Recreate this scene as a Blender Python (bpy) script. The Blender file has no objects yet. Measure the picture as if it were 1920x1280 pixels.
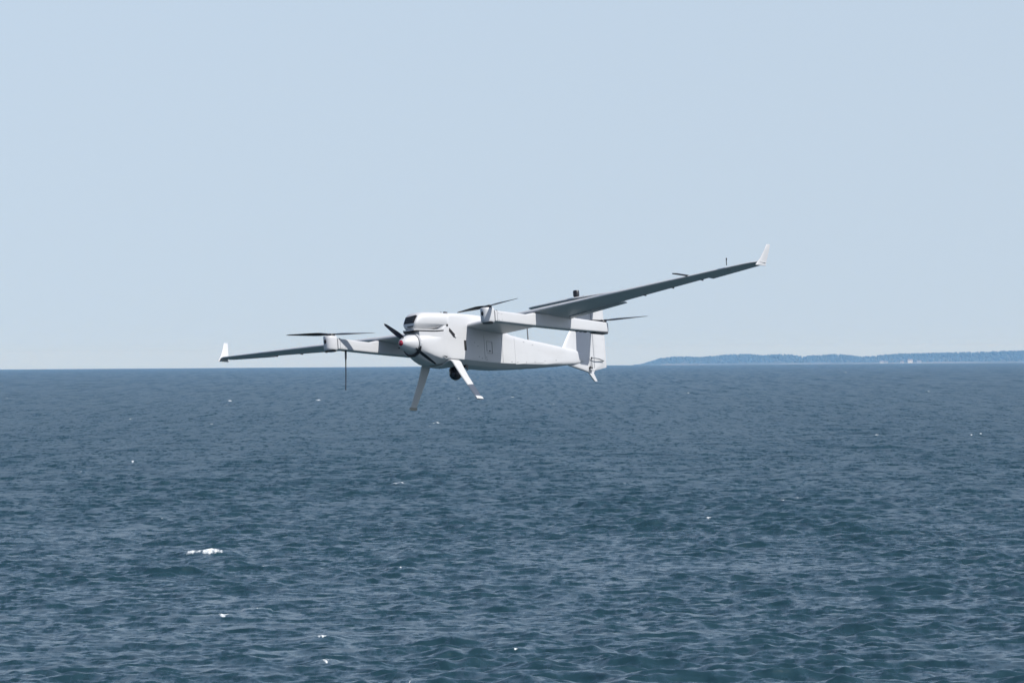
import bpy, bmesh, math, random
import numpy as np
from mathutils import Vector, Matrix

scene = bpy.context.scene
C = scene.collection
rng = np.random.default_rng(11)
random.seed(11)

# ------------------------------------------------------------------ camera
F = 10667.0                      # focal length in pixels of the 1920 px wide photograph (200 mm lens)
CAM_H = 8.0
PITCH, ROLL = math.radians(0.156), math.radians(0.385)
EARTH = 6371000.0
cam_fwd = Vector((0, math.cos(PITCH), math.sin(PITCH)))
cam_right = Vector((math.cos(ROLL), 0, -math.sin(ROLL)))
cam_right = (cam_right - cam_fwd * cam_right.dot(cam_fwd)).normalized()
cam_up = cam_right.cross(cam_fwd).normalized()
CAM = Vector((0, 0, CAM_H))
cam_data = bpy.data.cameras.new('camera')
cam_data.sensor_width = 36.0
cam_data.lens = F * 36.0 / 1920.0
cam_data.clip_start = 0.5
cam_data.clip_end = 90000.0
cam = bpy.data.objects.new('camera', cam_data)
C.objects.link(cam)
mw = Matrix.Identity(4)
for i in range(3):
    mw[i][0], mw[i][1], mw[i][2], mw[i][3] = cam_right[i], cam_up[i], -cam_fwd[i], CAM[i]
cam.matrix_world = mw
scene.camera = cam


def cam_to_world(v):             # camera axes (right, depth, up) to world direction
    return cam_right * v[0] + cam_fwd * v[1] + cam_up * v[2]


def pixel_on_sea(px, py, z=0.0):        # photograph pixel to the still sea surface
    d = cam_to_world(((px - 960) / F, 1.0, -(py - 640) / F))
    t = (CAM_H - z) / -d.z
    return CAM + d * t


# ------------------------------------------------------------------ sky, sun, exposure
SUN = cam_to_world((0.595, -0.202, 0.778)).normalized()
world = bpy.data.worlds.new('World')
scene.world = world
world.use_nodes = True
nt = world.node_tree
nt.nodes.clear()
sky = nt.nodes.new('ShaderNodeTexSky')
sky.sky_type = 'NISHITA'
sky.sun_disc = False
sky.sun_elevation = math.asin(SUN.z)
sky.sun_rotation = math.atan2(SUN.x, SUN.y)
sky.altitude = 0.0
sky.air_density = 0.5
sky.dust_density = 0.6
sky.ozone_density = 0.2
# hazy air: the pale horizon band reaches far up the sky (elevation compressed smoothly over the whole dome)
tcw = nt.nodes.new('ShaderNodeTexCoord')
sep = nt.nodes.new('ShaderNodeSeparateXYZ')
mad0 = nt.nodes.new('ShaderNodeMath')
mad0.operation = 'MULTIPLY_ADD'
mad0.inputs[1].default_value, mad0.inputs[2].default_value = 0.45, 0.05
mad = nt.nodes.new('ShaderNodeMath')
mad.operation = 'MULTIPLY_ADD'
mad.inputs[2].default_value = 0.045
cmb = nt.nodes.new('ShaderNodeCombineXYZ')
nrmw = nt.nodes.new('ShaderNodeVectorMath')
nrmw.operation = 'NORMALIZE'
nt.links.new(tcw.outputs['Generated'], sep.inputs[0])
nt.links.new(sep.outputs['Z'], mad0.inputs[0])
nt.links.new(mad0.outputs[0], mad.inputs[0])
nt.links.new(sep.outputs['Z'], mad.inputs[1])
nt.links.new(sep.outputs['X'], cmb.inputs['X'])
nt.links.new(sep.outputs['Y'], cmb.inputs['Y'])
nt.links.new(mad.outputs[0], cmb.inputs['Z'])
nt.links.new(cmb.outputs[0], nrmw.inputs[0])
nt.links.new(nrmw.outputs[0], sky.inputs['Vector'])
bg = nt.nodes.new('ShaderNodeBackground')
bg.inputs['Strength'].default_value = 0.138
wo = nt.nodes.new('ShaderNodeOutputWorld')
wb = nt.nodes.new('ShaderNodeMix')          # white balance of the photograph
wb.data_type = 'RGBA'
wb.blend_type = 'MULTIPLY'
wb.inputs[0].default_value = 1.0
wb.inputs[7].default_value = (1.04, 0.945, 0.915, 1)
nt.links.new(sky.outputs[0], wb.inputs[6])
nt.links.new(wb.outputs[2], bg.inputs['Color'])
nt.links.new(bg.outputs[0], wo.inputs['Surface'])

sun_data = bpy.data.lights.new('sun', 'SUN')
sun_data.energy = 5.0
sun_data.angle = math.radians(0.53)
sun_data.color = (1.0, 0.975, 0.94)
sun = bpy.data.objects.new('sun', sun_data)
C.objects.link(sun)
sun.rotation_euler = SUN.to_track_quat('Z', 'Y').to_euler()
sun.location = (30, -20, 60)

vs = scene.view_settings
vs.view_transform = 'Standard'
vs.look = 'None'
vs.exposure = 0.15
vs.gamma = 1.0
scene.cycles.volume_bounces = 0
scene.cycles.max_bounces = 8
scene.cycles.use_denoising = True


# ------------------------------------------------------------------ materials
def principled(name):
    m = bpy.data.materials.new(name)
    m.use_nodes = True
    n = m.node_tree.nodes
    return m, n, m.node_tree.links, n['Principled BSDF']


def simple(name, col, rough=0.5, metal=0.0, coat=0.0, vary=0.06, scale=14.0, dirt=0.0):
    m, n, l, b = principled(name)
    tc = n.new('ShaderNodeTexCoord')
    t = n.new('ShaderNodeTexNoise')
    t.inputs['Scale'].default_value = scale
    t.inputs['Detail'].default_value = 6
    l.new(tc.outputs['Object'], t.inputs['Vector'])
    mx = n.new('ShaderNodeMix')
    mx.data_type = 'RGBA'
    dark = tuple(c * (1 - vary * 2) for c in col)
    lite = tuple(min(1, c * (1 + vary)) for c in col)
    mx.inputs[6].default_value = (*dark, 1)
    mx.inputs[7].default_value = (*lite, 1)
    l.new(t.outputs['Fac'], mx.inputs[0])
    out = mx.outputs[2]
    if dirt:
        # oily streaks pulled back along the airframe
        mp = n.new('ShaderNodeMapping')
        mp.inputs['Scale'].default_value = (2.2, 26, 26)
        l.new(tc.outputs['Object'], mp.inputs['Vector'])
        t2 = n.new('ShaderNodeTexNoise')
        t2.inputs['Scale'].default_value = 1.0
        t2.inputs['Detail'].default_value = 5
        l.new(mp.outputs[0], t2.inputs['Vector'])
        r2 = n.new('ShaderNodeMapRange')
        r2.inputs[1].default_value, r2.inputs[2].default_value = 0.54, 0.78
        r2.inputs[3].default_value, r2.inputs[4].default_value = 0.0, dirt
        l.new(t2.outputs['Fac'], r2.inputs[0])
        m2 = n.new('ShaderNodeMix')
        m2.data_type = 'RGBA'
        m2.inputs[7].default_value = (0.36, 0.36, 0.35, 1)
        l.new(r2.outputs[0], m2.inputs[0])
        l.new(out, m2.inputs[6])
        out = m2.outputs[2]
    l.new(out, b.inputs['Base Color'])
    rr = n.new('ShaderNodeMapRange')
    rr.inputs[3].default_value = max(0.02, rough - 0.07)
    rr.inputs[4].default_value = rough + 0.07
    l.new(t.outputs['Fac'], rr.inputs[0])
    l.new(rr.outputs[0], b.inputs['Roughness'])
    b.inputs['Metallic'].default_value = metal
    b.inputs['Coat Weight'].default_value = coat
    return m


M_WHITE = simple('white_paint', (0.505, 0.51, 0.515), 0.42, vary=0.03, scale=9, dirt=0.28)
M_WHITE2 = simple('white_plastic', (0.515, 0.52, 0.525), 0.5, vary=0.03, scale=20)
M_SEAM = simple('seam_grey', (0.30, 0.31, 0.33), 0.6)
M_SEAML = simple('seam_light', (0.42, 0.425, 0.43), 0.6)
M_BLACK = simple('black_opening', (0.006, 0.006, 0.007), 0.6)
M_CARBON = simple('carbon_black', (0.014, 0.015, 0.018), 0.35, vary=0.15, scale=60)
M_METAL = simple('grey_metal', (0.35, 0.36, 0.38), 0.35, metal=0.9)
M_GREYTRIM = simple('grey_trim', (0.16, 0.17, 0.18), 0.5)
M_RED = simple('red_lens', (0.30, 0.012, 0.03), 0.25, coat=0.5)
M_GLASS = simple('dark_lens', (0.01, 0.01, 0.016), 0.06, coat=0.6)
M_FOOT = simple('worn_foot', (0.36, 0.35, 0.30), 0.7, vary=0.2, scale=60)


def water_material():
    m, n, l, b = principled('sea_water')
    geo = n.new('ShaderNodeNewGeometry')
    # fine wind ripples as a direct tilt of the normal (two horizontal components)
    sx = n.new('ShaderNodeMapping')
    sx.inputs['Scale'].default_value = (0.55, 1.0, 1.0)
    l.new(geo.outputs['Position'], sx.inputs['Vector'])
    tilt = None
    for scale, amp in ((0.9, 0.42), (2.6, 0.55), (7.0, 0.40)):
        t = n.new('ShaderNodeTexNoise')
        t.inputs['Scale'].default_value = scale
        t.inputs['Detail'].default_value = 2.0
        l.new(sx.outputs[0], t.inputs['Vector'])
        s = n.new('ShaderNodeVectorMath')
        s.operation = 'SUBTRACT'
        s.inputs[1].default_value = (0.5, 0.5, 0.5)
        l.new(t.outputs['Color'], s.inputs[0])
        k = n.new('ShaderNodeVectorMath')
        k.operation = 'MULTIPLY'
        k.inputs[1].default_value = (amp * 0.8, amp, 0.0)
        l.new(s.outputs[0], k.inputs[0])
        if tilt is None:
            tilt = k.outputs[0]
        else:
            a = n.new('ShaderNodeVectorMath')
            a.operation = 'ADD'
            l.new(tilt, a.inputs[0])
            l.new(k.outputs[0], a.inputs[1])
            tilt = a.outputs[0]
    # chop too fine for the mesh: tilts drawn out along the wind, coarser ones where the mesh is coarser
    for (ax, ay), amp, attr in (((2.3, 0.85), 1.00, None), ((5.0, 1.7), 0.70, None), ((1.5, 0.12), 1.4, 'lod_a'), ((0.75, 0.026), 1.8, 'lod_b'), ((0.38, 0.008), 1.9, 'lod_c')):
        mp = n.new('ShaderNodeMapping')
        mp.inputs['Scale'].default_value = (ax, ay, 0.0)
        mp.inputs['Rotation'].default_value = (0, 0, math.radians(4))
        mp.inputs['Location'].default_value = (ax * 7, ay * 3, ax)
        l.new(geo.outputs['Position'], mp.inputs['Vector'])
        t = n.new('ShaderNodeTexNoise')
        t.inputs['Scale'].default_value = 1.0
        t.inputs['Detail'].default_value = 3.0
        t.inputs['Roughness'].default_value = 0.6
        l.new(mp.outputs[0], t.inputs['Vector'])
        s = n.new('ShaderNodeVectorMath')
        s.operation = 'SUBTRACT'
        s.inputs[1].default_value = (0.5, 0.5, 0.5)
        l.new(t.outputs['Color'], s.inputs[0])
        k = n.new('ShaderNodeVectorMath')
        k.operation = 'MULTIPLY'
        k.inputs[1].default_value = (amp * 0.5, amp, 0.0)
        l.new(s.outputs[0], k.inputs[0])
        res = k.outputs[0]
        if attr:
            at = n.new('ShaderNodeAttribute')
            at.attribute_name = attr
            w_ = n.new('ShaderNodeVectorMath')
            w_.operation = 'SCALE'
            l.new(res, w_.inputs[0])
            l.new(at.outputs['Fac'], w_.inputs['Scale'])
            res = w_.outputs[0]
        a = n.new('ShaderNodeVectorMath')
        a.operation = 'ADD'
        l.new(tilt, a.inputs[0])
        l.new(res, a.inputs[1])
        tilt = a.outputs[0]
    # wind patches: stretches of sea ruffled more or less
    tp = n.new('ShaderNodeTexNoise')
    tp.inputs['Scale'].default_value = 1.0
    tp.inputs['Detail'].default_value = 5
    tp.inputs['Roughness'].default_value = 0.62
    ws = n.new('ShaderNodeMapping')          # streaks drawn out along the wind
    ws.inputs['Scale'].default_value = (0.22, 0.016, 0.1)
    ws.inputs['Rotation'].default_value = (0, 0, math.radians(10))
    l.new(geo.outputs['Position'], ws.inputs['Vector'])
    l.new(ws.outputs[0], tp.inputs['Vector'])
    pr = n.new('ShaderNodeMapRange')
    pr.inputs[1].default_value, pr.inputs[2].default_value = 0.35, 0.65
    pr.inputs[3].default_value, pr.inputs[4].default_value = 0.65, 1.4
    l.new(tp.outputs['Fac'], pr.inputs[0])
    sc = n.new('ShaderNodeVectorMath')
    sc.operation = 'SCALE'
    l.new(tilt, sc.inputs[0])
    l.new(pr.outputs[0], sc.inputs['Scale'])
    add = n.new('ShaderNodeVectorMath')
    add.operation = 'ADD'
    l.new(geo.outputs['Normal'], add.inputs[0])
    l.new(sc.outputs[0], add.inputs[1])
    nm = n.new('ShaderNodeVectorMath')
    nm.operation = 'NORMALIZE'
    l.new(add.outputs[0], nm.inputs[0])
    l.new(nm.outputs[0], b.inputs['Normal'])
    # foam
    fa = n.new('ShaderNodeAttribute')
    fa.attribute_name = 'foam'
    tf = n.new('ShaderNodeTexNoise')
    tf.inputs['Scale'].default_value = 7.0
    tf.inputs['Detail'].default_value = 6
    tf.inputs['Roughness'].default_value = 0.7
    mpf = n.new('ShaderNodeMapping')
    mpf.inputs['Scale'].default_value = (1.0, 0.3, 2.0)
    l.new(geo.outputs['Position'], mpf.inputs['Vector'])
    l.new(mpf.outputs[0], tf.inputs['Vector'])
    fm = n.new('ShaderNodeMath')
    fm.operation = 'MULTIPLY'
    l.new(fa.outputs['Fac'], fm.inputs[0])
    l.new(tf.outputs['Fac'], fm.inputs[1])
    fr = n.new('ShaderNodeMapRange')
    fr.interpolation_type = 'SMOOTHSTEP'
    fr.inputs[1].default_value, fr.inputs[2].default_value = 0.17, 0.44
    l.new(fm.outputs[0], fr.inputs[0])
    mx = n.new('ShaderNodeMix')
    mx.data_type = 'RGBA'
    mx.inputs[6].default_value = (0.013, 0.038, 0.049, 1)
    mx.inputs[7].default_value = (0.80, 0.83, 0.84, 1)
    l.new(fr.outputs[0], mx.inputs[0])
    l.new(mx.outputs[2], b.inputs['Base Color'])
    ra = n.new('ShaderNodeAttribute')
    ra.attribute_name = 'unresolved'
    rm = n.new('ShaderNodeMix')
    rm.data_type = 'FLOAT'
    l.new(fr.outputs[0], rm.inputs[0])
    l.new(ra.outputs['Fac'], rm.inputs[2])
    rm.inputs[3].default_value = 0.85
    l.new(rm.outputs[0], b.inputs['Roughness'])
    b.inputs['IOR'].default_value = 1.333
    return m


# ------------------------------------------------------------------ helpers
def tag(o, label=None, cat=None, group=None, kind=None):
    if label: o['label'] = label
    if cat: o['category'] = cat
    if group: o['group'] = group
    if kind: o['kind'] = kind
    return o


def mesh_obj(name, verts, faces, mat, parent=None, sharp=35, smooth=True):
    me = bpy.data.meshes.new(name)
    me.from_pydata([tuple(v) for v in verts], [], faces)
    bm = bmesh.new()
    bm.from_mesh(me)
    bmesh.ops.remove_doubles(bm, verts=bm.verts, dist=1e-6)
    bmesh.ops.recalc_face_normals(bm, faces=bm.faces)
    bm.to_mesh(me)
    bm.free()
    if smooth:
        for p in me.polygons:
            p.use_smooth = True
        me.set_sharp_from_angle(angle=math.radians(sharp))
    me.materials.append(mat)
    o = bpy.data.objects.new(name, me)
    C.objects.link(o)
    if parent:
        o.parent = parent
    return o


class MB:
    def __init__(s):
        s.v, s.f = [], []

    def add(s, v, f):
        k = len(s.v)
        s.v += [Vector(p) for p in v]
        s.f += [tuple(i + k for i in q) for q in f]
        return s

    def loft(s, rings, cap=True):
        n = len(rings[0])
        v = [p for r in rings for p in r]
        f = []
        for i in range(len(rings) - 1):
            for j in range(n):
                a, b2 = i * n + j, i * n + (j + 1) % n
                f.append((a, b2, b2 + n, a + n))
        if cap:
            f.append(tuple(reversed(range(n))))
            f.append(tuple(range((len(rings) - 1) * n, len(rings) * n)))
        return s.add(v, f)

    def tube(s, pts, radii, seg=12, cap=True):
        pts = [Vector(p) for p in pts]
        rings = []
        for i, p in enumerate(pts):
            d = (pts[min(i + 1, len(pts) - 1)] - pts[max(i - 1, 0)]).normalized()
            a = d.orthogonal().normalized() if i == 0 else (last - d * last.dot(d)).normalized()
            last = a
            b2 = d.cross(a)
            r = radii[i] if isinstance(radii, (list, tuple)) else radii
            rings.append([p + (a * math.cos(t) + b2 * math.sin(t)) * r
                          for t in (2 * math.pi * k / seg for k in range(seg))])
        return s.loft(rings, cap)

    def box(s, c, size, bevel=0.0, rot=None):
        bm = bmesh.new()
        bmesh.ops.create_cube(bm, size=1.0)
        for v in bm.verts:
            v.co = Vector((v.co.x * size[0], v.co.y * size[1], v.co.z * size[2]))
        if bevel:
            bmesh.ops.bevel(bm, geom=bm.edges[:], offset=bevel, segments=2, affect='EDGES', profile=0.6)
        if rot is not None:
            bmesh.ops.transform(bm, matrix=rot, verts=bm.verts)
        bm.verts.index_update()
        s.add([v.co + Vector(c) for v in bm.verts], [[v.index for v in f.verts] for f in bm.faces])
        bm.free()
        return s

    def sphere(s, c, r, u=20, w=12, sx=1, sy=1, sz=1):
        bm = bmesh.new()
        bmesh.ops.create_uvsphere(bm, u_segments=u, v_segments=w, radius=r)
        bm.verts.index_update()
        s.add([Vector((v.co.x * sx, v.co.y * sy, v.co.z * sz)) + Vector(c) for v in bm.verts],
              [[v.index for v in f.verts] for f in bm.faces])
        bm.free()
        return s

    def build(s, name, mat, parent=None, sharp=35):
        return mesh_obj(name, s.v, s.f, mat, parent, sharp)


def super_ring(x, hw, zt, zb, n, seg=40, cham=0.0):
    """rounded-box cross-section across the airframe at station x, lower corners cut back by cham"""
    out = []
    zc, hz = (zt + zb) / 2, (zt - zb) / 2
    for k in range(seg):
        t = 2 * math.pi * k / seg
        c, s_ = math.cos(t), math.sin(t)
        yy = hw * math.copysign(abs(c) ** (2 / n), c)
        zz = zc + hz * math.copysign(abs(s_) ** (2 / n), s_)
        if cham:
            zz = max(zz, zb + (abs(yy) - 0.45 * hw) / (0.55 * hw) * cham)
        out.append(Vector((x, yy, zz)))
    return out


# ------------------------------------------------------------------ sea
def build_sea():
    ang_d = math.radians(5.5)
    dense = np.linspace(-ang_d, ang_d, 520)
    side = ang_d + (math.pi - ang_d) * (np.linspace(0, 1, 31)[1:] ** 2.2)
    th = np.concatenate([-side[::-1], dense, side[:-1]])
    th[0] = -math.pi
    rr = [2.0]
    def run(to, fn):
        while rr[-1] < to:
            rr.append(rr[-1] + fn(rr[-1]))
    run(120, lambda r: 0.08 * r + 0.2)
    run(134, lambda r: 0.6)
    run(215, lambda r: 0.115)
    run(300, lambda r: 0.115 + (r - 215) * 0.0007)
    run(600, lambda r: 0.1745 + (r - 300) * 0.0020)
    run(1500, lambda r: 0.7745 + (r - 600) * 0.0014)
    run(3500, lambda r: 0.0062 * r)
    run(16000, lambda r: 0.02 * r)
    rr = np.array(rr)
    nr, nc = len(rr), len(th)
    dr = np.gradient(rr)
    dth = np.gradient(th)
    R_, T_ = np.meshgrid(rr, th, indexing='ij')
    X = (R_ * np.sin(T_)).astype(np.float32)
    Y = (R_ * np.cos(T_)).astype(np.float32)
    sp = np.maximum(dr[:, None], rr[:, None] * np.abs(dth)[None, :]).astype(np.float32)
    dx = np.zeros_like(X); dy = np.zeros_like(X); dz = np.zeros_like(X)
    lost = np.zeros_like(X)
    N = 150
    LMIN, LMAX, LP = 0.32, 9.0, 2.8
    lam = np.exp(np.linspace(math.log(LMIN), math.log(LMAX), N)) * np.exp(rng.normal(0, 0.02, N))
    octv = math.log2(LMAX / LMIN)
    main = math.radians(-100)      # waves run towards the camera and a little to the left
    for i in range(N):
        L = lam[i]
        s_oct = (0.145 if L < 1.1 else 0.125) if L < LP else 0.125 * math.exp(-((L - LP) / 2.4) ** 2 * 1.3)
        slope = math.sqrt(2 * s_oct ** 2 * octv / N)
        k = 2 * math.pi / L
        a = slope / k
        spread = 0.45 + 0.4 * max(0, 1 - L / LP)
        d = main + rng.normal(0, spread)
        ph = rng.uniform(0, 2 * math.pi)
        cx, cy = math.cos(d), math.sin(d)
        w = np.clip((L / sp - 1.8) / 2.0, 0, 1)
        lost += slope ** 2 / 2 * (1 - w * w)
        if not w.any():
            continue
        P = (k * (cx * X + cy * Y) + ph).astype(np.float32)
        sn, cs = np.sin(P), np.cos(P)
        aw = (a * w).astype(np.float32)
        dz += aw * cs
        q = 0.85
        dx -= aw * (q * cx) * sn
        dy -= aw * (q * cy) * sn
    # gusts: stretches of lower and higher sea
    g = np.ones_like(X)
    for _ in range(14):
        kl = 2 * math.pi / math.exp(rng.uniform(math.log(7), math.log(70)))
        da = rng.uniform(0, math.pi)
        g += 0.085 * np.sin(kl * (math.cos(da) * X + 0.45 * math.sin(da) * Y) + rng.uniform(0, 6.28)).astype(np.float32)
    g = np.clip(g, 0.35, 1.9)
    dz *= g
    foam = np.zeros_like(X)
    # breaking crests, from the photograph: centre pixel, width in pixels, strength
    caps = [(390, 1031, 92, 0.72), (440, 1029, 22, 0.8), (418, 1145, 26, 0.9), (484, 1132, 8, .8), (498, 1054, 8, .7),
            (606, 1184, 22, .8), (612, 1227, 14, .8), (748, 902, 26, .8), (700, 946, 8, .8), (752, 1056, 8, .8),
            (768, 1266, 10, .6), (969, 1206, 10, .7), (1328, 965, 12, 1.0), (1468, 933, 16, .7), (1488, 928, 18, .7),
            (1170, 902, 10, .7), (378, 876, 12, .9), (248, 861, 14, .8), (306, 967, 8, .8), (153, 880, 8, .7),
            (184, 783, 12, .8), (303, 771, 10, .9), (432, 749, 12, .9), (424, 757, 6, .8), (597, 748, 16, .9),
            (396, 792, 8, .7), (17, 744, 8, .9), (118, 751, 6, .8), (45, 830, 8, .8), (246, 782, 10, .6),
            (818, 790, 16, .7), (806, 797, 10, .6), (1193, 800, 9, .8), (1292, 734, 7, 1.0), (1273, 711, 6, .8),
            (1406, 728, 6, .7), (1500, 693, 5, .8), (1613, 709, 5, .9), (1740, 731, 7, .9), (1796, 734, 6, .7),
            (1563, 730, 6, .7), (1910, 693, 5, .8), (1645, 812, 9, .9), (1820, 812, 10, .9), (1408, 826, 10, .7),
            (486, 713, 6, .8), (476, 721, 6, .7), (20, 723, 6, .7), (612, 708, 6, .7), (1760, 946, 12, .5),
            (1030, 760, 8, .6), (960, 742, 8, .6), (1120, 780, 8, .6), (690, 800, 8, .6), (60, 990, 8, .6),
            (300, 1080, 8, .5), (1000, 850, 8, .5), (1240, 880, 8, .5), (880, 960, 8, .5), (1560, 850, 9, .5)]
    for _ in range(70):
        caps.append((rng.uniform(0, 1920), 692 + 160 * rng.uniform(0.03, 1) ** 1.6, rng.uniform(3, 7), rng.uniform(.45, .85)))
    for px, py, wpx, st in caps:
        c = pixel_on_sea(px, py, 0.26)
        r = c.y
        w = wpx * r / F
        i0, i1 = np.searchsorted(rr, (r - 7 - r * 0.01, r + 7 + r * 0.01))
        j0, j1 = np.searchsorted(th, (math.atan2(c.x, c.y) - 3 * w / r - .0005, math.atan2(c.x, c.y) + 3 * w / r + .0005))
        sl = (slice(i0, i1), slice(j0, j1))
        u = (X[sl] - c.x) / (0.5 * w)
        wob = 0.05 * w * np.sin(u * 2.3 + px)
        depth = max(0.32 + 0.05 * min(w, 3), 1.1 * float(np.interp(r, rr, dr)))
        v = (Y[sl] - c.y - wob) / depth
        rag = sum(np.exp(-((u - rng.uniform(-.95, .95)) / rng.uniform(.12, .35)) ** 2) * rng.uniform(.5, 1) for _ in range(3 + int(wpx / 6)))
        rag = np.clip(rag, 0, 1) * (0.55 + 0.45 * np.sin(u * 9 + px) * np.sin(u * 17 + py))
        core = np.exp(-(np.abs(u) ** 4)) * np.exp(-((v + 0.45 + 0.5 * np.sin(u * 4 + py)) ** 2)) * (0.25 + 0.75 * rag)
        foam[sl] = np.maximum(foam[sl], np.minimum(0.78, st * 1.8 * core))
        h = min(0.26, 0.05 + 0.10 * w) * (0.85 + 0.15 * np.sin(u * 5 + px))
        gk = np.exp(-(u * 0.5 * w / max(0.7 * w, 0.7)) ** 2) * np.exp(-((Y[sl] - c.y) / max(1.5 * depth, 0.8)) ** 2)
        dz[sl] = dz[sl] * (1 - gk) + (0.10 + h) * gk
    verts = np.stack([X + dx, Y + dy, dz - (X ** 2 + Y ** 2) / (2 * EARTH)], -1).reshape(-1, 3).astype(np.float32)
    I, J = np.meshgrid(np.arange(nr - 1), np.arange(nc), indexing='ij')
    J2 = (J + 1) % nc
    quads = np.stack([I * nc + J, (I + 1) * nc + J, (I + 1) * nc + J2, I * nc + J2], -1).reshape(-1, 4)[:, ::-1].astype(np.int32)
    me = bpy.data.meshes.new('sea')
    me.vertices.add(len(verts))
    me.vertices.foreach_set('co', verts.ravel())
    me.loops.add(quads.size)
    me.loops.foreach_set('vertex_index', quads.ravel())
    me.polygons.add(len(quads))
    me.polygons.foreach_set('loop_start', np.arange(0, quads.size, 4, dtype=np.int32))
    me.polygons.foreach_set('use_smooth', np.ones(len(quads), dtype=bool))
    me.update(calc_edges=True)
    me.attributes.new('foam', 'FLOAT', 'POINT').data.foreach_set('value', foam.ravel().astype(np.float32))
    un = (0.0012 + lost * 0.35) ** 0.25
    me.attributes.new('unresolved', 'FLOAT', 'POINT').data.foreach_set('value', un.ravel().astype(np.float32))
    for nm_, (ra, rb) in (('lod_a', (170, 380)), ('lod_b', (450, 900)), ('lod_c', (900, 1800))):
        w_ = np.clip((R_ - ra) / (rb - ra), 0, 1).astype(np.float32)
        me.attributes.new(nm_, 'FLOAT', 'POINT').data.foreach_set('value', w_.ravel())
    if me.polygons[0].normal.z < 0:
        me.flip_normals()
    me.materials.append(water_material())
    o = bpy.data.objects.new('sea', me)
    C.objects.link(o)
    tag(o, 'choppy blue-grey open sea with small whitecaps', None, None, 'structure')
    print('sea', nr, nc, len(quads))
    return o


build_sea()

# ------------------------------------------------------------------ far shore
LAND_D = 13000.0
GREEN = simple('far_forest', (0.016, 0.030, 0.018), 0.9, vary=0.25, scale=0.05)
SOIL = simple('far_land', (0.03, 0.04, 0.025), 0.9, vary=0.2, scale=0.02)
SAND = simple('pale_shore', (0.14, 0.135, 0.115), 0.9, vary=0.15, scale=0.05)
HWALL = simple('house_white', (0.78, 0.78, 0.76), 0.7)
HROOF = simple('house_roof', (0.20, 0.16, 0.15), 0.8)
M_PANE = simple('window_pane', (0.05, 0.06, 0.07), 0.1)


def land_px(px, py, D=LAND_D):      # point on the shore's distance seen at this pixel
    d = cam_to_world(((px - 960) / F, 1.0, -(py - 640) / F))
    t = D / d.y
    return CAM + d * t


SEA_AT_LAND = -LAND_D ** 2 / (2 * EARTH)
prof = [(1190, 685), (1208, 681.5), (1222, 677), (1242, 671.5), (1268, 668), (1298, 668), (1308, 669.3), (1330, 667.5), (1350, 666),
        (1385, 663), (1420, 663.5), (1436, 665.5), (1465, 663.2), (1490, 664), (1506.5, 666.5), (1510, 676), (1513, 676), (1516.5, 666.5), (1545, 665),
        (1575, 663.3), (1600, 664.5), (1622, 668), (1640, 667), (1670, 664), (1700, 662.3), (1750, 661), (1800, 660),
        (1850, 658.7), (1900, 657), (1960, 656), (2060, 655), (2200, 652), (2400, 655), (2700, 653), (3200, 656), (3600, 664), (3700, 681)]
pw = [land_px(a, b) for a, b in prof]
PX = np.array([p.x for p in pw]); PZ = np.array([p.z for p in pw])


def top_z(x):
    return float(np.interp(x, PX, PZ))


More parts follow.
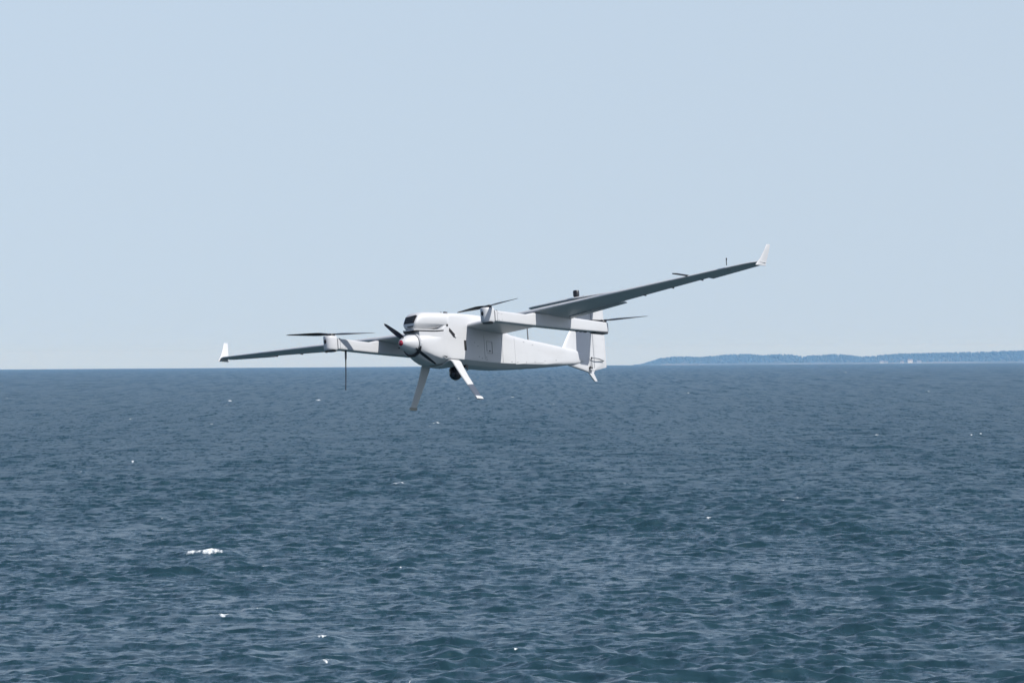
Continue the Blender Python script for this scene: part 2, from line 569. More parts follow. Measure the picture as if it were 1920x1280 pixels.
def build_land():
    x0, x1 = PX[0], PX[-1]
    xs = np.linspace(x0, x1, 260)
    depth = [(-40, -3.0, 0), (-8, 0.8, 0), (15, 2.4, .05), (60, 0, .40), (140, 0, .70), (320, 0, .70), (480, -4, 0)]
    v, f = [], []
    for x in xs:
        full = max(0.0, top_z(x) - SEA_AT_LAND)
        for dy, add, fr in depth:
            v.append((x, LAND_D + dy, SEA_AT_LAND + add + full * fr + (random.uniform(-.5, .5) if fr > .1 else 0)))
    n = len(depth)
    for i in range(len(xs) - 1):
        for j in range(n - 1):
            a = i * n + j
            f.append((a, a + n, a + n + 1, a + 1))
    tag(mesh_obj('headland', v, f, SOIL), 'low wooded headland on the horizon', kind='structure')
    # shore strip
    v, f = [], []
    xs2 = np.linspace(x0 + 60, x1 - 60, 300)
    for i, x in enumerate(xs2):
        h = 0.2 + 0.9 * math.sin(x * 0.021) + random.uniform(-.4, .4) + (0.9 if x > 760 else 0)
        v += [(x, LAND_D - 50, SEA_AT_LAND - 2.5), (x, LAND_D - 44, SEA_AT_LAND + 1.4), (x, LAND_D - 20, SEA_AT_LAND + 1.6 + h), (x, LAND_D - 6, SEA_AT_LAND - 1)]
        if i:
            k = 4 * i
            for j in range(3):
                f.append((k - 4 + j, k + j, k + j + 1, k - 3 + j))
    tag(mesh_obj('beach', v, f, SAND), 'thin pale beach along the foot of the headland', kind='structure')
    # forest: lumpy tree crowns on the slope, one far mass
    ico = bmesh.new()
    bmesh.ops.create_icosphere(ico, subdivisions=1, radius=1.0)
    ico.verts.index_update()
    iv = np.array([v_.co[:] for v_ in ico.verts]); itri = np.array([[q.index for q in p.verts] for p in ico.faces])
    ico.free()
    vs_, fs_, base = [], [], 0
    n_tree = 5200
    r2 = np.random.default_rng(5)
    for t in range(n_tree):
        x = PX[0] + (r2.uniform(0, 1) ** 1.25) * (PX[-1] - PX[0])
        tz = top_z(x)
        full = tz - SEA_AT_LAND
        if full < 2.5:
            continue
        row = r2.uniform(0, 1)
        y = LAND_D + 20 + row * 200
        cz_top = SEA_AT_LAND + full * (0.42 + 0.58 * min(1, row * 1.7)) + r2.normal(0, 0.2)
        cz_top = min(cz_top, tz + 0.4 + (0.8 if r2.uniform() < .08 else 0))
        h = min(r2.uniform(8, 14), full * 0.75)
        w = h * r2.uniform(0.22, 0.36)
        vv = iv * (1 + r2.uniform(-.25, .25, (len(iv), 1))) * np.array([w, w, h / 2]) + np.array([x, y, cz_top - h / 2])
        vs_.append(vv); fs_.append(itri + base); base += len(iv)
    vv = np.concatenate(vs_); ff = np.concatenate(fs_)
    me = bpy.data.meshes.new('forest')
    me.from_pydata(vv.tolist(), [], ff.tolist())
    for p_ in me.polygons:
        p_.use_smooth = True
    me.materials.append(GREEN)
    o = bpy.data.objects.new('forest', me)
    C.objects.link(o)
    tag(o, 'hazy blue line of woods covering the headland', 'woods', None, 'stuff')


build_land()


def house(px, py, w, d, h, rh, rz, label):
    p = land_px(px, py, LAND_D - 30)
    base = SEA_AT_LAND + 1.5
    root = bpy.data.objects.new('house', None)
    C.objects.link(root)
    root.location = (p.x, LAND_D - 34, base)
    root.rotation_euler.z = rz
    tag(root, label, 'house', 'pale houses on the far shore')
    MB().box((0, 0, h / 2), (w, d, h)).build('wall', HWALL, root)
    e = 0.5
    MB().add([(-w / 2 - e, -d / 2 - e, h), (w / 2 + e, -d / 2 - e, h), (w / 2 + e, d / 2 + e, h), (-w / 2 - e, d / 2 + e, h),
              (-w / 2 - e, 0, h + rh), (w / 2 + e, 0, h + rh)],
             [(0, 1, 5, 4), (2, 3, 4, 5), (1, 2, 5), (3, 0, 4), (3, 2, 1, 0)]).build('roof', HROOF, root)
    for k in (-.28, .28):
        MB().box((w * k, -d / 2 - .02, h * .55), (1.4, .12, 1.4)).build('window', M_PANE, root)


house(1653, 676, 9, 6, 4.0, 1.4, 0.1, 'small pale house beside another low house left of the tall one')
house(1661, 677, 7, 6, 3.2, 1.2, -0.1, 'low pale house just right of a small pale shore house')
house(1691, 676, 8, 6, 3.4, 1.2, 0.05, 'pale house directly left of the tallest shore house')
house(1706, 675, 11, 7, 6.0, 2.5, 0.2, 'tallest and brightest of the white houses on the far shore')
house(1723, 675, 10, 6, 4.0, 1.3, -.1, 'rightmost pale house on the far wooded shore')

# ------------------------------------------------------------------ the aircraft
# pose in camera axes, from matching pairs of points on the two booms, wing tips and feet
RC = Matrix(((-0.6075914, 0.7909153, -0.0727020), (-0.7918283, -0.5960538, 0.1331458), (0.0619728, 0.1384657, 0.9884263)))
TC = Vector((-0.4271, 41.0407, 0.1004))
BASE = Vector((-0.15, 0, -0.30))           # underside of the body, where the Empty sits
rot = Matrix((cam_right, cam_fwd, cam_up)).transposed() @ RC
drone = bpy.data.objects.new('drone', None)
C.objects.link(drone)
m4 = rot.to_4x4()
m4.translation = CAM + cam_to_world(TC)
drone.empty_display_size = 0.3
drone.matrix_world = m4 @ Matrix.Translation(BASE)
tag(drone, 'white fixed-wing drone with four lift rotors, nose propeller and T-tail flying over the sea', 'drone')


def part(mb, name, mat, parent=None, sharp=35):
    """mesh given in airframe coordinates (x forward, y port, z up)"""
    p = parent or drone
    if p is drone:
        mb.v = [v - BASE for v in mb.v]
    else:
        mb.v = [v - BASE for v in mb.v]
    return mb.build(name, mat, p, sharp)


HWID = 0.13
# ---- fuselage
st = [  # x, half width, top, bottom, squareness
    (0.497, 0.072, -0.080, -0.226, 2.0), (0.494, 0.080, -0.074, -0.234, 2.0), (0.47, 0.088, -0.066, -0.248, 2.3),
    (0.42, 0.099, -0.062, -0.270, 2.8), (0.36, 0.110, -0.060, -0.288, 3.2), (0.32, 0.118, -0.056, -0.293, 3.6),
    (0.295, 0.121, -0.040, -0.293, 3.8), (0.27, 0.125, 0.010, -0.292, 4.4), (0.245, 0.128, 0.050, -0.290, 5.0), (0.20, 0.130, 0.080, -0.288, 9.0),
    (0.10, 0.130, 0.086, -0.286, 9.5), (-0.05, 0.130, 0.088, -0.286, 9.5), (-0.18, 0.130, 0.086, -0.287, 9.5),
    (-0.30, 0.128, 0.070, -0.287, 9.0), (-0.40, 0.126, 0.030, -0.285, 8.5), (-0.47, 0.123, -0.012, -0.283, 8.5),
    (-0.55, 0.117, -0.032, -0.277, 8.5), (-0.75, 0.098, -0.046, -0.260, 8.2), (-1.00, 0.073, -0.056, -0.236, 8.0),
    (-1.25, 0.048, -0.066, -0.208, 4.5), (-1.42, 0.031, -0.076, -0.187, 4.0), (-1.54, 0.018, -0.088, -0.166, 3.2), (-1.57, 0.008, -0.10, -0.155, 2.5)]
fus = part(MB().loft([super_ring(*s, seg=96, cham=float(np.interp(s[0], [-1.57, -1.4, -.9, -.5, .12, .25, .36, .44, .494], [0, .006, .020, .033, .033, .036, .052, .056, .03]))) for s in st]), 'fuselage', M_WHITE, sharp=50)
# ---- upper nose fairing with its air intake
sc = [(0.512, 0.047, -0.004, -0.020, -0.040), (0.505, 0.056, 0.010, -0.012, -0.046), (0.492, 0.062, 0.034, -0.008, -0.049), (0.478, 0.066, 0.054, -0.007, -0.050), (0.465, 0.070, 0.066, -0.007, -0.050),
      (0.44, 0.077, 0.076, -0.007, -0.050), (0.38, 0.094, 0.0825, -0.008, -0.047), (0.32, 0.110, 0.084, -0.010, -0.041), (0.275, 0.121, 0.086, -0.015, -0.034),
      (0.235, 0.1285, 0.0865, -0.021, -0.027), (0.20, 0.128, 0.0845, -0.024, -0.026), (0.16, 0.118, 0.078, -0.024, -0.026)]


def scoop_ring(x, hw, zt, zc, zb):
    k = min(1.0, (zt - zc) / 0.07)
    half = [(0.0, zt), (0.40, zt - .001 * k), (0.68, zt - .006 * k), (0.86, zt - .017 * k), (0.955, zt - .034 * k), (0.99, zt - .052 * k), (1.0, zc + .004),
            (0.965, zc - (zc - zb) * .18), (0.80, zc - (zc - zb) * .70), (0.64, zb + .001), (0.35, zb), (0.0, zb)]
    return [Vector((x, hw * a, z)) for a, z in half] + [Vector((x, -hw * a, z)) for a, z in reversed(half[1:-1])]


scoop = part(MB().loft([scoop_ring(*q_) for q_ in sc]), 'nose_fairing', M_WHITE, sharp=40)
# dark intake mouth lying on the sloping front of the fairing
q = [(0.5060, -0.042, -0.006), (0.5060, 0.046, -0.008), (0.481, 0.053, 0.048), (0.481, -0.042, 0.042)]
nrm = Vector((0.93, 0, 0.36)).normalized()
iv = [Vector(p) + nrm * 0.010 for p in q] + [Vector(p) - nrm * 0.03 for p in q]
mouth = part(MB().add(iv, [(0, 1, 2, 3), (7, 6, 5, 4), (0, 4, 5, 1), (1, 5, 6, 2), (2, 6, 7, 3), (3, 7, 4, 0)]), 'intake_mouth', M_BLACK, scoop)
for zz in (0.008, 0.021, 0.034):
    xx = 0.5060 - (zz + 0.006) / 0.054 * 0.025 + 0.0105
    part(MB().box((xx, 0.003, zz), (0.004, 0.072, 0.0025)), 'grille_bar', M_GREYTRIM, scoop)
part(MB().box((0.511, 0.012, -0.030), (0.010, 0.05, 0.009), 0.002), 'lower_slot', M_BLACK, scoop)
# cowl shoulder, dark slit and pale lip under the fairing
outline = [(x, float(np.interp(x, [0.25, .30, .36, .42, .47, .505, .525], [0.1285, .117, .101, .085, .070, .058, .045]))) for x in np.linspace(0.522, 0.268, 14)]
for nm_, mt_, dy, za, zb_ in (('cowl_shoulder', M_WHITE, 0.001, -0.108, -0.0685), ('cowl_slit', M_BLACK, -0.001, -0.0685, -0.0590), ('cowl_lip', M_WHITE, 0.003, -0.0590, -0.0510)):
    rings = []
    for k_, (x, hw) in enumerate(outline):
        if nm_ == 'cowl_shoulder' and x > 0.488:
            continue
        lift = 0.008 * max(0, (0.36 - x) / 0.09) ** 1.5
        za_, zt_ = za + lift, zb_ + lift - (0.004 * max(0, (0.33 - x) / 0.06) if nm_ == 'cowl_slit' else 0)
        rings.append([Vector((x, -hw - dy, za_)), Vector((x, hw + dy, za_)), Vector((x, hw + dy, zt_)), Vector((x, -hw - dy, zt_))])
    part(MB().loft(rings), nm_, mt_)
# ---- spinner and propeller
SPZ = -0.152
rings = []
for u in (0.0, 0.03, 0.09, 0.2, 0.35, 0.55, 0.78, 0.97, 1.0):
    r = 0.072 * max(0.002, u) ** 0.47
    rings.append([Vector((0.628 - 0.128 * u, r * math.cos(a), SPZ + r * math.sin(a))) for a in (2 * math.pi * k / 28 for k in range(28))])
propeller = part(MB().loft(rings), 'propeller', M_WHITE2, sharp=40)
tipring = [[Vector((0.6335 - 0.016 * u, r * math.cos(a), SPZ + r * math.sin(a))) for a in (2 * math.pi * k / 16 for k in range(16))]
           for u, r in ((0, 0.004), (0.15, 0.012), (0.5, 0.0175), (1.0, 0.0215))]
part(MB().loft(tipring), 'spinner_tip', M_RED, propeller)
part(MB().tube([(0.500, 0, SPZ), (0.486, 0, SPZ)], 0.0765, 28), 'back_plate', M_GREYTRIM, propeller)
part(MB().sphere((0.604, 0.012, SPZ + 0.040), 0.0062, 10, 6), 'spinner_screw', M_BLACK, propeller)
part(MB().sphere((0.604, -0.030, SPZ - 0.030), 0.0062, 10, 6), 'spinner_screw', M_BLACK, propeller)


def blade_mesh(length, root, chord, th0, th1, mirror=1, r0=0.02):
    """blade along +X, chord along Y, thrust axis Z"""
    mb = MB()
    rings = []
    n = 16
    for i in range(n + 1):
        u = i / n
        x = r0 + (length - r0) * u
        c = chord * (root + (1 - root) * math.sin(min(1, u / 0.33) * math.pi / 2)) * (1 - 0.62 * max(0, (u - 0.33) / 0.67) ** 1.3)
        if u > 0.94:
            c *= math.sqrt(max(0.06, 1 - ((u - 0.94) / 0.06) ** 2))
        t = c * (0.20 - 0.11 * u) + 0.0012
        a = math.radians(th0 + (th1 - th0) * u) * mirror
        ring = []
        for k in range(10):
            w = 2 * math.pi * k / 10
            yy, zz = c / 2 * math.cos(w), t / 2 * math.sin(w) + 0.07 * c * math.cos(w) ** 2
            ring.append(Vector((x, yy * math.cos(a) - zz * math.sin(a), yy * math.sin(a) + zz * math.cos(a))))
        rings.append(ring)
    return mb.loft(rings)


def place_blade(mb, centre, span, axis):
    span = Vector(span).normalized(); axis = Vector(axis).normalized()
    side = axis.cross(span).normalized()
    axis = span.cross(side).normalized()
    mb.v = [Vector(centre) + span * p.x + side * p.y + axis * p.z for p in mb.v]
    return mb


for sg in (1, -1):
    sp_ = Vector((0, -0.215, 0.170)) * sg
    part(place_blade(blade_mesh(0.285, 0.55, 0.036, 42, 16, r0=0.055), (0.512, 0, SPZ), sp_, (1, 0, 0)), 'blade', M_CARBON, propeller)
# chin opening below the spinner
rings = []
for a0 in np.linspace(math.radians(205), math.radians(345), 15):
    cy, cz = math.cos(a0), math.sin(a0)
    wd = 0.0075 * math.sin((a0 - math.radians(205)) / math.radians(140) * math.pi) + 0.001
    c = Vector((0.493, 0.083 * cy, SPZ - 0.002 + 0.083 * cz)); rad_d = Vector((0, cy, cz))
    rings.append([c - rad_d * wd + Vector((.007, 0, 0)), c + rad_d * wd + Vector((.004, 0, 0)), c + rad_d * wd - Vector((.01, 0, 0)), c - rad_d * wd - Vector((.01, 0, 0))])
part(MB().loft(rings), 'chin_inlet', M_BLACK)

# ---- side details on the port and starboard flanks
def flank(name, x0, z0, x1, z1, mat, tk=0.0025, side=1, hw=None, parent=None):
    xc, zc = (x0 + x1) / 2, (z0 + z1) / 2
    y = (hw if hw is not None else HWID) * side
    return part(MB().box((xc, y, zc), (abs(x1 - x0), tk * 2, abs(z1 - z0)), min(0.0008, tk * .4)), name, mat, parent or fus)


def hw_at(x):
    xs = [s[0] for s in st][::-1]; ws = [s[1] for s in st][::-1]
    return float(np.interp(x, xs, ws))


for s in (1, -1):
    flank('side_slot', 0.027, -0.186, 0.049, -0.114, M_BLACK, 0.0035, s)
    part(MB().tube([(0.232, HWID * s * 0.985, -0.016), (0.232, HWID * s * 1.012, -0.016)], 0.0085, 16), 'port_hole', M_BLACK, fus)
    # submerged duct: dark wedge with a pale lip
    w = [(0.212, -0.036), (0.216, -0.056), (0.164, -0.101), (0.144, -0.092), (0.152, -0.078)]
    part(MB().loft([[Vector((a, HWID * s * 0.98, b)) for a, b in w], [Vector((a, HWID * s + 0.0035 * s, b)) for a, b in w]]), 'side_duct', M_BLACK, fus)
    part(MB().box((0.147, HWID * s + 0.002 * s, -0.091), (0.022, 0.008, 0.016), 0.002, Matrix.Rotation(math.radians(-38), 4, 'Y')), 'duct_lip', M_WHITE2, fus)
    part(MB().add([(0.300, 0.121 * s, -0.236), (0.262, 0.128 * s, -0.240), (0.258, 0.138 * s, -0.246), (0.262, 0.127 * s, -0.252)],
                  [(0, 1, 2), (0, 2, 3), (1, 3, 2), (0, 3, 1)]), 'belly_vent', M_GREYTRIM, fus)
    # access hatch outline and seams
    hx0, hx1, hz0, hz1, t = -0.283, -0.215, -0.192, -0.103, 0.0028
    flank('hatch_seam', hx0, hz0, hx0 + t, hz1, M_SEAM, 0.0012, s)
    flank('hatch_seam', hx1 - t, hz0 + .012, hx1, hz1, M_SEAM, 0.0012, s)
    flank('hatch_seam', hx0 + t, hz1 - t, hx1 - t, hz1, M_SEAM, 0.0012, s)
    flank('hatch_seam', hx0 + t, hz0, hx1 - t, hz0 + t, M_SEAM, 0.0012, s)
    flank('hatch_latch', -0.262, -0.178, -0.240, -0.170, M_GREYTRIM, 0.002, s)
    flank('panel_seam', -0.408, -0.245, -0.4055, -0.06, M_SEAM, 0.0016, s, hw=0.1255)
    flank('panel_seam', -0.19, -0.236, -0.1875, -0.06, M_SEAM, 0.0010, s)
    for (x, z) in ((-0.075, -0.122), (-0.112, -0.145), (-0.12, -0.222), (-0.155, -0.232), (-0.205, -0.222), (-0.21, -0.238),
                   (-0.52, -0.235), (-0.60, -0.232), (-0.72, -0.224), (-0.84, -0.213), (-0.98, -0.195), (-0.70, -0.075), (-0.82, -0.088), (-1.14, -0.178)):
        hy = hw_at(x) * 0.999
        part(MB().tube([(x, (hy - 0.004) * s, z), (x, (hy + 0.0018) * s, z)], 0.0040, 8), 'screw', M_SEAM, fus)
    rg = [(-0.44, hw_at(-.44)), (-0.90, hw_at(-.90))]
    def strake(xa, za, xb, zb, hwd=0.0016):
        ya, yb = hw_at(xa) * s, hw_at(xb) * s
        d = 0.0011 * s
        mbx = MB().loft([[Vector((xa, ya - d, za - hwd)), Vector((xa, ya + d, za - hwd)), Vector((xa, ya + d, za + hwd)), Vector((xa, ya - d, za + hwd))],
                         [Vector((xb, yb - d, zb - hwd)), Vector((xb, yb + d, zb - hwd)), Vector((xb, yb + d, zb + hwd)), Vector((xb, yb - d, zb + hwd))]])
        part(mbx, 'panel_seam', M_SEAML, fus)
    strake(-0.57, -0.248, -0.96, -0.208)
    strake(-0.57, -0.060, -0.5715, -0.24, 0.0015)
part(MB().box((0.155, 0.06, 0.089), (0.034, 0.016, 0.012), 0.003), 'roof_fitting', M_BLACK, fus)
part(MB().box((0.205, 0.06, 0.087), (0.014, 0.012, 0.008), 0.002), 'roof_fitting', M_GREYTRIM, fus)
part(MB().tube([(-0.893, 0, -0.06), (-0.893, 0, 0.012), (-0.893, 0, 0.085)], [0.006, 0.005, 0.004], 8), 'fuselage_antenna', M_GREYTRIM)

# ---- wings
INC = 0.066


def foil(f0, f1, chord, thick, n=14):
    """closed ring of (fraction back, height) between chord fractions f0 and f1; flat-bottomed section"""
    def up(u): return thick * chord * (1.4845 * math.sqrt(u) - .63 * u - 1.758 * u * u + 1.4215 * u ** 3 - .5075 * u ** 4) * 1.55 + 0.0012
    def lo(u): return -thick * chord * 0.45 * (1.4845 * math.sqrt(u) - .63 * u - 1.758 * u * u + 1.4215 * u ** 3 - .5075 * u ** 4) - 0.0012
    us = [f0 + (f1 - f0) * (1 - math.cos(math.pi * k / n)) / 2 for k in range(n + 1)]
    return [(u, up(u)) for u in us] + [(u, lo(u)) for u in reversed(us)]


def wing_le(y):
    return float(np.interp(y, [0, .755, 2.35, 2.43, 2.485], [0.0, 0.0, -0.285, -0.305, -0.345]))


def wing_te(y):
    return float(np.interp(y, [0, .755, 2.40, 2.45, 2.485], [-0.425, -0.425, -0.435, -0.432, -0.415]))


def wing_z(y):
    return float(np.interp(y, [0, .13, .72, 2.5], [-0.012, -0.008, 0.012, 0.012 + 0.0725 * 1.78]))


def wing_ring(y, s, f0=0.0, f1=1.0):
    le, te = wing_le(y), wing_te(y)
    c = le - te
    tk = float(np.interp(y, [0, .755, 2.4], [0.105, 0.10, 0.085]))
    return [Vector((le - u * c, y * s, wing_z(y) + h - u * c * INC)) for u, h in foil(f0, f1, c, tk)]


FH = 0.755     # hinge position of flaps
AIL = (1.262, 2.012)
for s in (1, -1):
    def cutf(y): return float(np.interp(y, AIL, [(0 + wing_le(AIL[0]) + 0.343) / (wing_le(AIL[0]) - wing_te(AIL[0])), (wing_le(AIL[1]) + 0.372) / (wing_le(AIL[1]) - wing_te(AIL[1]))]))
    segs = [(0.10, 1), (0.40, 1), (0.72, 1), (0.80, 1), (0.95, 1), (1.10, 1), (AIL[0] - .004, 1), (AIL[0] - .0035, 0), (1.45, 0), (1.65, 0), (1.85, 0),
            (AIL[1] + .0035, 0), (AIL[1] + .004, 1), (2.15, 1), (2.30, 1), (2.38, 1), (2.43, 1), (2.465, 1), (2.485, 1)]
    rings = [wing_ring(y, s, 0, 1.0 if full else cutf(min(max(y, AIL[0]), AIL[1]))) for y, full in segs]
    wing = part(MB().loft(rings), 'wing', M_WHITE, sharp=50)
    # aileron, set a little up
    ys = [AIL[0] + .004, 1.45, 1.65, 1.85, AIL[1] - .004]
    ar = []
    for y in ys:
        f0 = cutf(y) + 0.012
        r = wing_ring(y, s, f0, 1.0)
        hinge = Vector((wing_le(y) - f0 * (wing_le(y) - wing_te(y)), y * s, wing_z(y) - f0 * (wing_le(y) - wing_te(y)) * INC))
        a = math.radians(15)
        ar.append([hinge + Matrix.Rotation(a, 3, 'Y') @ (p - hinge) for p in r])
    part(MB().loft(ar), 'aileron', M_WHITE, wing, sharp=50)
    # hinge fairings under the trailing edge
    for y in (1.47, 1.71, 1.96):
        f0 = cutf(y)
        x = wing_le(y) - f0 * (wing_le(y) - wing_te(y))
        z = wing_z(y) - 0.002 + (x - wing_le(y)) * INC
        part(MB().loft([[Vector((x + .030, (y + d) * s, z + e * .2)) for d, e in ((-.002, 0), (.002, 0), (.002, 1e-2), (-.002, 1e-2))],
                        [Vector((x + .005, (y + d) * s, z - .006 + e)) for d, e in ((-.004, 0), (.004, 0), (.004, .012), (-.004, .012))],
                        [Vector((x - .014, (y + d) * s, z - .008 + e)) for d, e in ((-.004, 0), (.004, 0), (.004, .010), (-.004, .010))]]),
             'hinge_fairing', M_CARBON, wing)
    # flap seam line under the inner panel
    x = -0.335
    part(MB().loft([[Vector((x + a, y * s, wing_z(y) - 0.0108 + x * INC + 0.003 + b)) for a, b in ((-.0015, -.002), (.0015, -.002), (.0015, .004), (-.0015, .004))]
                    for y in (0.80, 1.25)]), 'flap_seam', M_SEAM, wing)
    # winglet
    wr = []
    for u, out, le, te in ((0, 0, -0.300, -0.425), (0.12, 0.10, -0.318, -0.428), (0.35, 0.35, -0.352, -0.436), (0.7, 0.72, -0.388, -0.449), (0.97, 0.98, -0.412, -0.458), (1.0, 1.0, -0.420, -0.456)):
        y = 2.474 + 0.028 * out
        z = wing_z(2.46) - 0.024 + 0.150 * u
        c = le - te
        wr.append([Vector((le - f * c, (y + h * 0.8) * s, z)) for f, h in foil(0, 1, c, 0.075, 10)])
    part(MB().loft(wr), 'winglet', M_WHITE2, wing, sharp=50)
    if s == 1:
        part(MB().tube([(-0.052, 1.935, 0.112), (-0.10, 1.94, 0.112), (-0.26, 1.945, 0.108)], [0.0045, 0.006, 0.006], 10), 'pitot_tube', M_CARBON, wing)
        part(MB().tube([(-0.27, 2.25, 0.14), (-0.27, 2.25, 0.168), (-0.275, 2.25, 0.192)], [0.003, 0.003, 0.005], 8), 'wing_antenna', M_CARBON, wing)
        part(MB().tube([(-0.30, 2.235, 0.115), (-0.34, 2.235, 0.112)], 0.005, 8), 'wing_rivet', M_SEAM, wing)

# ---- rotor booms with lift motors
BY = 0.7185


def bring(x, y, hw, zt, zb, n=8.0):
    r = super_ring(x, hw, zt, zb, n, 48)
    return [Vector((p.x, p.y + y, p.z)) for p in r]


blade_dirs = {(1, 1): (0.062, 0.289), (1, -1): (-0.166, 0.282), (-1, 1): (-0.28, 0.189), (-1, -1): (0.12, 0.30)}
for s in (1, -1):
    y = BY * s
    bs = [(0.475, 0.034, -0.012, -0.092), (0.40, 0.034, -0.013, -0.092), (0.25, 0.034, -0.015, -0.093), (0.11, 0.034, -0.017, -0.094), (0.06, 0.034, -0.008, -0.094),
          (0.02, 0.034, 0.000, -0.094), (-0.20, 0.034, 0.000, -0.094), (-0.45, 0.034, -0.004, -0.093), (-0.60, 0.034, -0.008, -0.091), (-0.80, 0.034, -0.011, -0.088), (-0.85, 0.033, -0.012, -0.086), (-0.875, 0.028, -0.013, -0.084), (-0.887, 0.018, -0.014, -0.080)]
    boom = part(MB().loft([bring(x, y, a, b, c) for x, a, b, c in bs]), 'boom', M_WHITE, sharp=45)
    # front motor pod: rounded drum with flat flanks
    pr = []
    for z, k in ((-0.103, .80), (-0.100, .90), (-0.094, .97), (-0.085, 1.0), (-0.02, 1.0), (-0.002, .99), (0.002, .93)):
        pr.append([Vector((0.515 + (0.070 * math.cos(a) if math.cos(a) > 0 else 0.045 * math.cos(a)) * k, y + 0.043 * math.sin(a) * k, z)) for a in (2 * math.pi * i / 32 for i in range(32))])
    pod = part(MB().loft(pr), 'motor_pod', M_WHITE2, boom, sharp=50)
    part(MB().loft([[Vector((0.515 + r * math.cos(a) * 1.2 + .01, y + r * math.sin(a), z)) for a in (2 * math.pi * i / 24 for i in range(24))] for z, r in ((-0.1085, .034), (-0.098, .040))]), 'pod_base', M_CARBON, boom)
    part(MB().sphere((0.580, y + 0.000, -0.040), 0.017, 14, 8, 0.45, 0.72, 1.25), 'cooling_hole', M_BLACK, boom)
    part(MB().box((0.452, y, -0.051), (0.005, 0.0705, 0.083), 0.001), 'pod_joint', M_SEAM, boom)
    for x, z in ((0.40, -0.035), (0.40, -0.075), (0.435, -.03), (0.435, -.08)):
        part(MB().tube([(x, y - 0.0358, z), (x, y + 0.0358, z)], 0.0028, 8), 'boom_screw', M_SEAM, boom)
    part(MB().box((-0.795, y, -0.089), (0.15, 0.056, 0.016), 0.006), 'rear_motor_base', M_CARBON, boom)
    for x in (-0.53, -0.58, -.63):
        part(MB().box((x, y, -0.094), (0.016, 0.03, 0.006), 0.002), 'boom_clip', M_GREYTRIM, boom)
    for which, hx, hz in ((1, 0.515, 0.004), (-1, -0.846, -0.010)):
        rotor = part(MB().tube([(hx, y, hz), (hx, y, hz + 0.007), (hx, y, hz + 0.0075), (hx, y, hz + 0.014)], [0.031, 0.031, 0.022, 0.019], 20), 'lift_rotor', M_CARBON)
        part(MB().tube([(hx, y, hz + 0.014), (hx, y, hz + 0.021)], [0.009, 0.006], 10), 'rotor_bolt', M_METAL, rotor)
        bx, by = blade_dirs[(s, which)]
        for sg in (1, -1):
            part(place_blade(blade_mesh(0.335, 0.42, 0.047, 24, 9, r0=0.010), (hx, y, hz + 0.013), (bx * sg, by * sg, 0.004), (0, 0, 1)), 'blade', M_CARBON, rotor)
        part(MB().box((hx, y, hz + 0.0135), (0.066, 0.026, 0.012), 0.003, Matrix.Rotation(math.atan2(by, bx), 4, 'Z')), 'blade_clamp', M_CARBON, rotor)
# whip antenna under the starboard boom
part(MB().tube([(0.353, -BY, -0.085), (0.357, -BY, -0.125), (0.359, -BY, -0.150), (0.3605, -BY, -0.158), (0.37, -BY, -0.26), (0.383, -BY, -0.368), (0.3835, -BY, -0.380)],
               [0.0075, 0.0075, 0.0072, 0.0045, 0.0042, 0.0042, 0.0055], 10), 'whip_antenna', M_CARBON)

# ---- tail
def fin_ring(z, xl, xt, th):
    c = xl - xt
    return [Vector((xl - u * c, h, z)) for u, h in
            [(0, 0), (.03, th * .55), (.12, th * .9), (.3, th), (.6, th * .8), (.99, th * .18), (1, 0), (.99, -th * .18), (.6, -th * .8), (.3, -th), (.12, -th * .9), (.03, -th * .55)]]


HINGE_X = -1.690
finz = [(-0.155, -1.30, 0.013), (-0.10, -1.29, 0.014), (-0.06, -1.308, 0.013), (0.0, -1.356, 0.012), (0.07, -1.412, 0.011), (0.16, -1.470, 0.010), (0.25, -1.515, 0.010), (0.312, -1.535, 0.010)]
fin = part(MB().loft([[p for p in fin_ring(z, xl, HINGE_X, th)] for z, xl, th in finz]), 'tail_fin', M_WHITE, sharp=45)
part(MB().loft([fin_ring(z, xl, xt, th) for z, xl, xt, th in ((-0.233, -1.600, -1.640, .006), (-0.226, -1.555, HINGE_X, .009), (-0.196, -1.36, HINGE_X, .012), (-0.150, -1.345, HINGE_X, .013))]), 'ventral_fin', M_WHITE, fin, sharp=45)
rz = [(-0.218, -1.672, 0.006), (-0.182, -1.842, 0.006), (-0.10, -1.845, .006), (0.10, -1.847, .006), (0.298, -1.850, 0.005)]
part(MB().loft([fin_ring(z, HINGE_X - 0.004 if k else HINGE_X + .012, xt, th) for k, (z, xt, th) in enumerate(rz)]), 'rudder', M_WHITE, fin, sharp=45)
part(MB().tube([(HINGE_X - .001, 0, -0.2), (HINGE_X - .001, 0, 0.30)], 0.0045, 8), 'rudder_hinge', M_SEAM, fin)
# horizontal stabiliser on top
for s in (1, -1):
    sr = []
    for yy, le, te in ((0.0, -1.495, -1.742), (0.25, -1.528, -1.735), (0.44, -1.555, -1.728), (0.485, -1.575, -1.722), (0.505, -1.615, -1.708)):
        c = le - te
        sr.append([Vector((le - u * c, yy * s, 0.316 + h)) for u, h in foil(0, 1, c, 0.075, 10)])
    stab = part(MB().loft(sr), 'stabilizer', M_WHITE, sharp=50)
    part(MB().loft([[Vector((x + a, yy * s, 0.3115 + b)) for a, b in ((-.0015, -.003), (.0015, -.003), (.0015, .004), (-.0015, .004))] for yy, x in ((0.03, -1.675), (0.45, -1.68))]), 'elevator_seam', M_SEAM, stab)
part(MB().tube([(-1.530, 0, 0.325), (-1.530, 0, 0.332), (-1.530, 0, 0.336), (-1.530, 0, 0.371), (-1.530, 0, 0.377)], [0.018, 0.018, 0.0235, 0.0235, 0.020], 24), 'satellite_antenna', M_CARBON, fin)
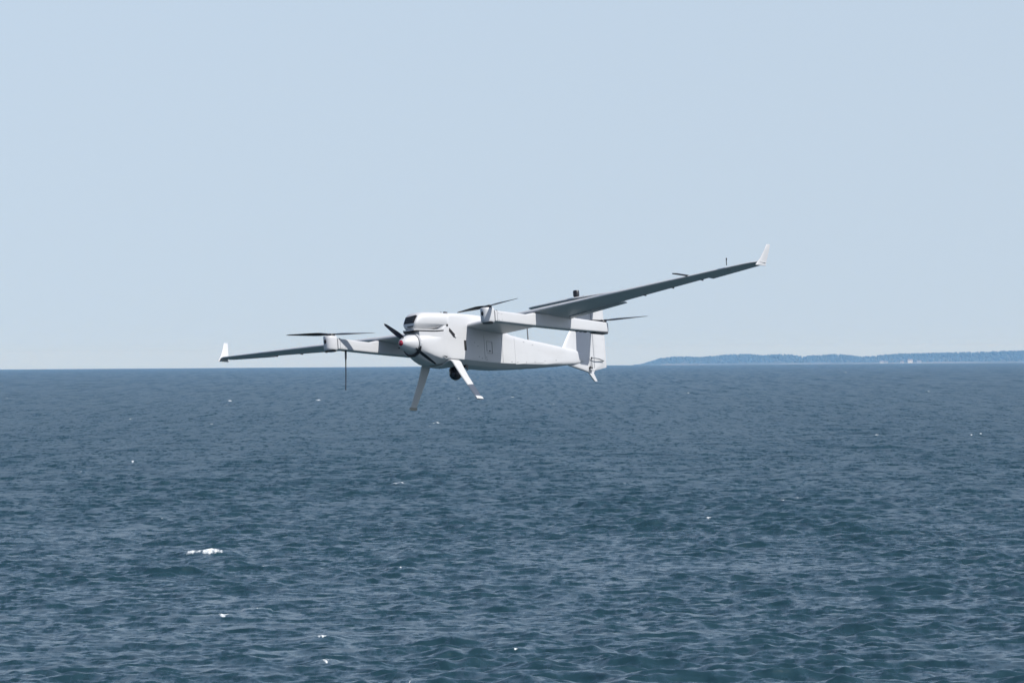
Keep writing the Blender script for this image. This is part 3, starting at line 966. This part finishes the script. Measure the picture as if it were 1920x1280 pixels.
part(MB().sphere((-1.620, 0.0, 0.335), 0.019, 14, 8, 1.25, 0.7, 0.55), 'tail_beacon', M_CARBON, fin)
# rudder pushrod and horn
part(MB().tube([(HINGE_X + .05, 0.022, -0.124), (HINGE_X - .03, 0.026, -0.128), (HINGE_X - .105, 0.012, -0.138)], [0.0035, 0.0038, 0.0048], 8), 'pushrod', M_GREYTRIM, fin)
part(MB().tube([(HINGE_X + .052, 0.018, -0.118), (HINGE_X + .056, 0.020, -0.200)], 0.0032, 8), 'linkage', M_GREYTRIM, fin)
part(MB().sphere((HINGE_X + .052, 0.018, -0.128), 0.0065, 10, 6), 'linkage_joint', M_CARBON, fin)
part(MB().sphere((HINGE_X + .062, 0.012, -0.203), 0.0185, 14, 10, 1.0, .8, .9), 'tail_servo', M_CARBON, fin)
part(MB().box((HINGE_X + .062, 0.020, -0.214), (0.040, 0.016, 0.010), 0.003), 'servo_mount', M_WHITE2, fin)
# tail skid
skr = []
for z, a, b in ((-0.220, -1.610, -1.668), (-0.240, -1.618, -1.674), (-0.270, -1.650, -1.694), (-0.296, -1.680, -1.711)):
    skr.append([Vector((a, -.005, z)), Vector((a, .005, z)), Vector((b, .005, z)), Vector((b, -.005, z))])
part(MB().loft(skr), 'tail_skid', M_WHITE2)

# ---- landing legs: one flat bow under the belly, each leg a strip
for s in (1, -1):
    lr = []
    for y, z, xf, xr, t in ((0.0, -0.2965, 0.235, 0.105, .0055), (0.055, -0.2955, 0.235, 0.105, .0055), (0.10, -0.273, 0.230, 0.110, .0055), (0.128, -0.268, 0.224, 0.116, .0055), (0.143, -0.282, 0.220, 0.118, .0055), (0.158, -0.315, 0.213, 0.118, .005),
                           (0.20, -0.392, 0.200, 0.117, .0048), (0.25, -0.474, 0.188, 0.113, .0045), (0.304, -0.563, 0.176, 0.109, .004)):
        # thickness is across the strip
        nv = Vector((0, 1, 0.55)).normalized() if y > 0.15 else Vector((0, 0.8, 1)).normalized() if y > 0.14 else Vector((0, -0.1, 1)).normalized() if y > 0.08 else Vector((0, 0, 1))
        nv = Vector((0, nv.y * s, nv.z))
        c = Vector((0, y * s, z))
        lr.append([c + nv * t + Vector((xf - .004, 0, 0)), c + nv * t + Vector((xr + .004, 0, 0)), c + Vector((xr, 0, 0)), c - nv * t + Vector((xr + .004, 0, 0)), c - nv * t + Vector((xf - .004, 0, 0)), c + Vector((xf, 0, 0))])
    leg = part(MB().loft(lr), 'landing_leg', M_WHITE, sharp=40)
    nv = Vector((0, s, 0.6)).normalized()
    p0, p1 = Vector((0, .296 * s, -.550)), Vector((0, .3075 * s, -.569))
    part(MB().loft([[p + nv * .0065 + Vector((.180, 0, 0)), p + nv * .0065 + Vector((.106, 0, 0)), p - nv * .0065 + Vector((.106, 0, 0)), p - nv * .0065 + Vector((.180, 0, 0))] for p in (p0, p1)]), 'foot_pad', M_FOOT if s < 0 else M_WHITE2, leg)

# ---- camera ball under the belly
gim = part(MB().tube([(0.005, 0, -0.280), (0.005, 0, -0.300), (0.005, 0, -0.306)], [0.040, 0.040, 0.030], 20), 'camera_turret', M_CARBON)
part(MB().sphere((0.005, 0, -0.338), 0.046, 28, 18), 'camera_ball', M_CARBON, gim)
for s in (1, -1):
    part(MB().box((0.005, 0.044 * s, -0.322), (0.026, 0.008, 0.050), 0.003), 'yoke_arm', M_GREYTRIM, gim)
for dy, dz, r in ((0.012, 0.010, 0.017), (-0.018, -0.006, 0.010), (0.008, -0.022, .008)):
    d = Vector((0.85, dy * 18, -0.25 + dz * 12)).normalized()
    c = Vector((0.005, 0, -0.338)) + d * 0.039
    part(MB().tube([c, c + d * 0.0095], [r, r * .96], 18), 'camera_lens', M_GLASS, gim)
part(MB().tube([(-0.062, 0.05, -0.28), (-0.066, 0.055, -0.315)], [.010, .007], 10), 'downward_sensor', M_GREYTRIM)
part(MB().box((-0.040, 0.062, -0.288), (0.03, 0.02, 0.02), 0.003), 'belly_connector', M_CARBON)

# ------------------------------------------------------------------ haze
def build_haze():
    m = bpy.data.materials.new('haze_air')
    m.use_nodes = True
    n = m.node_tree.nodes
    n.clear()
    out = n.new('ShaderNodeOutputMaterial')
    v = n.new('ShaderNodeVolumePrincipled')
    v.inputs['Color'].default_value = (0.24, 0.53, 1.0, 1)
    v.inputs['Absorption Color'].default_value = (1, 1, 1, 1)      # clear air: it only scatters, blue most
    v.inputs['Density'].default_value = 8.2e-5
    v.inputs['Anisotropy'].default_value = 0.0
    m.node_tree.links.new(v.outputs[0], out.inputs['Volume'])
    x, y0, y1, z0, z1 = 17500, -17500, 17500, -48.0, 32.0
    vv = [(a, b, c) for c in (z0, z1) for a, b in ((-x, y0), (x, y0), (x, y1), (-x, y1))]
    ff = [(3, 2, 1, 0), (4, 5, 6, 7), (0, 1, 5, 4), (1, 2, 6, 5), (2, 3, 7, 6), (3, 0, 4, 7)]
    o = mesh_obj('haze', vv, ff, m, smooth=False)
    tag(o, 'thin blue sea haze', kind='stuff')


build_haze()
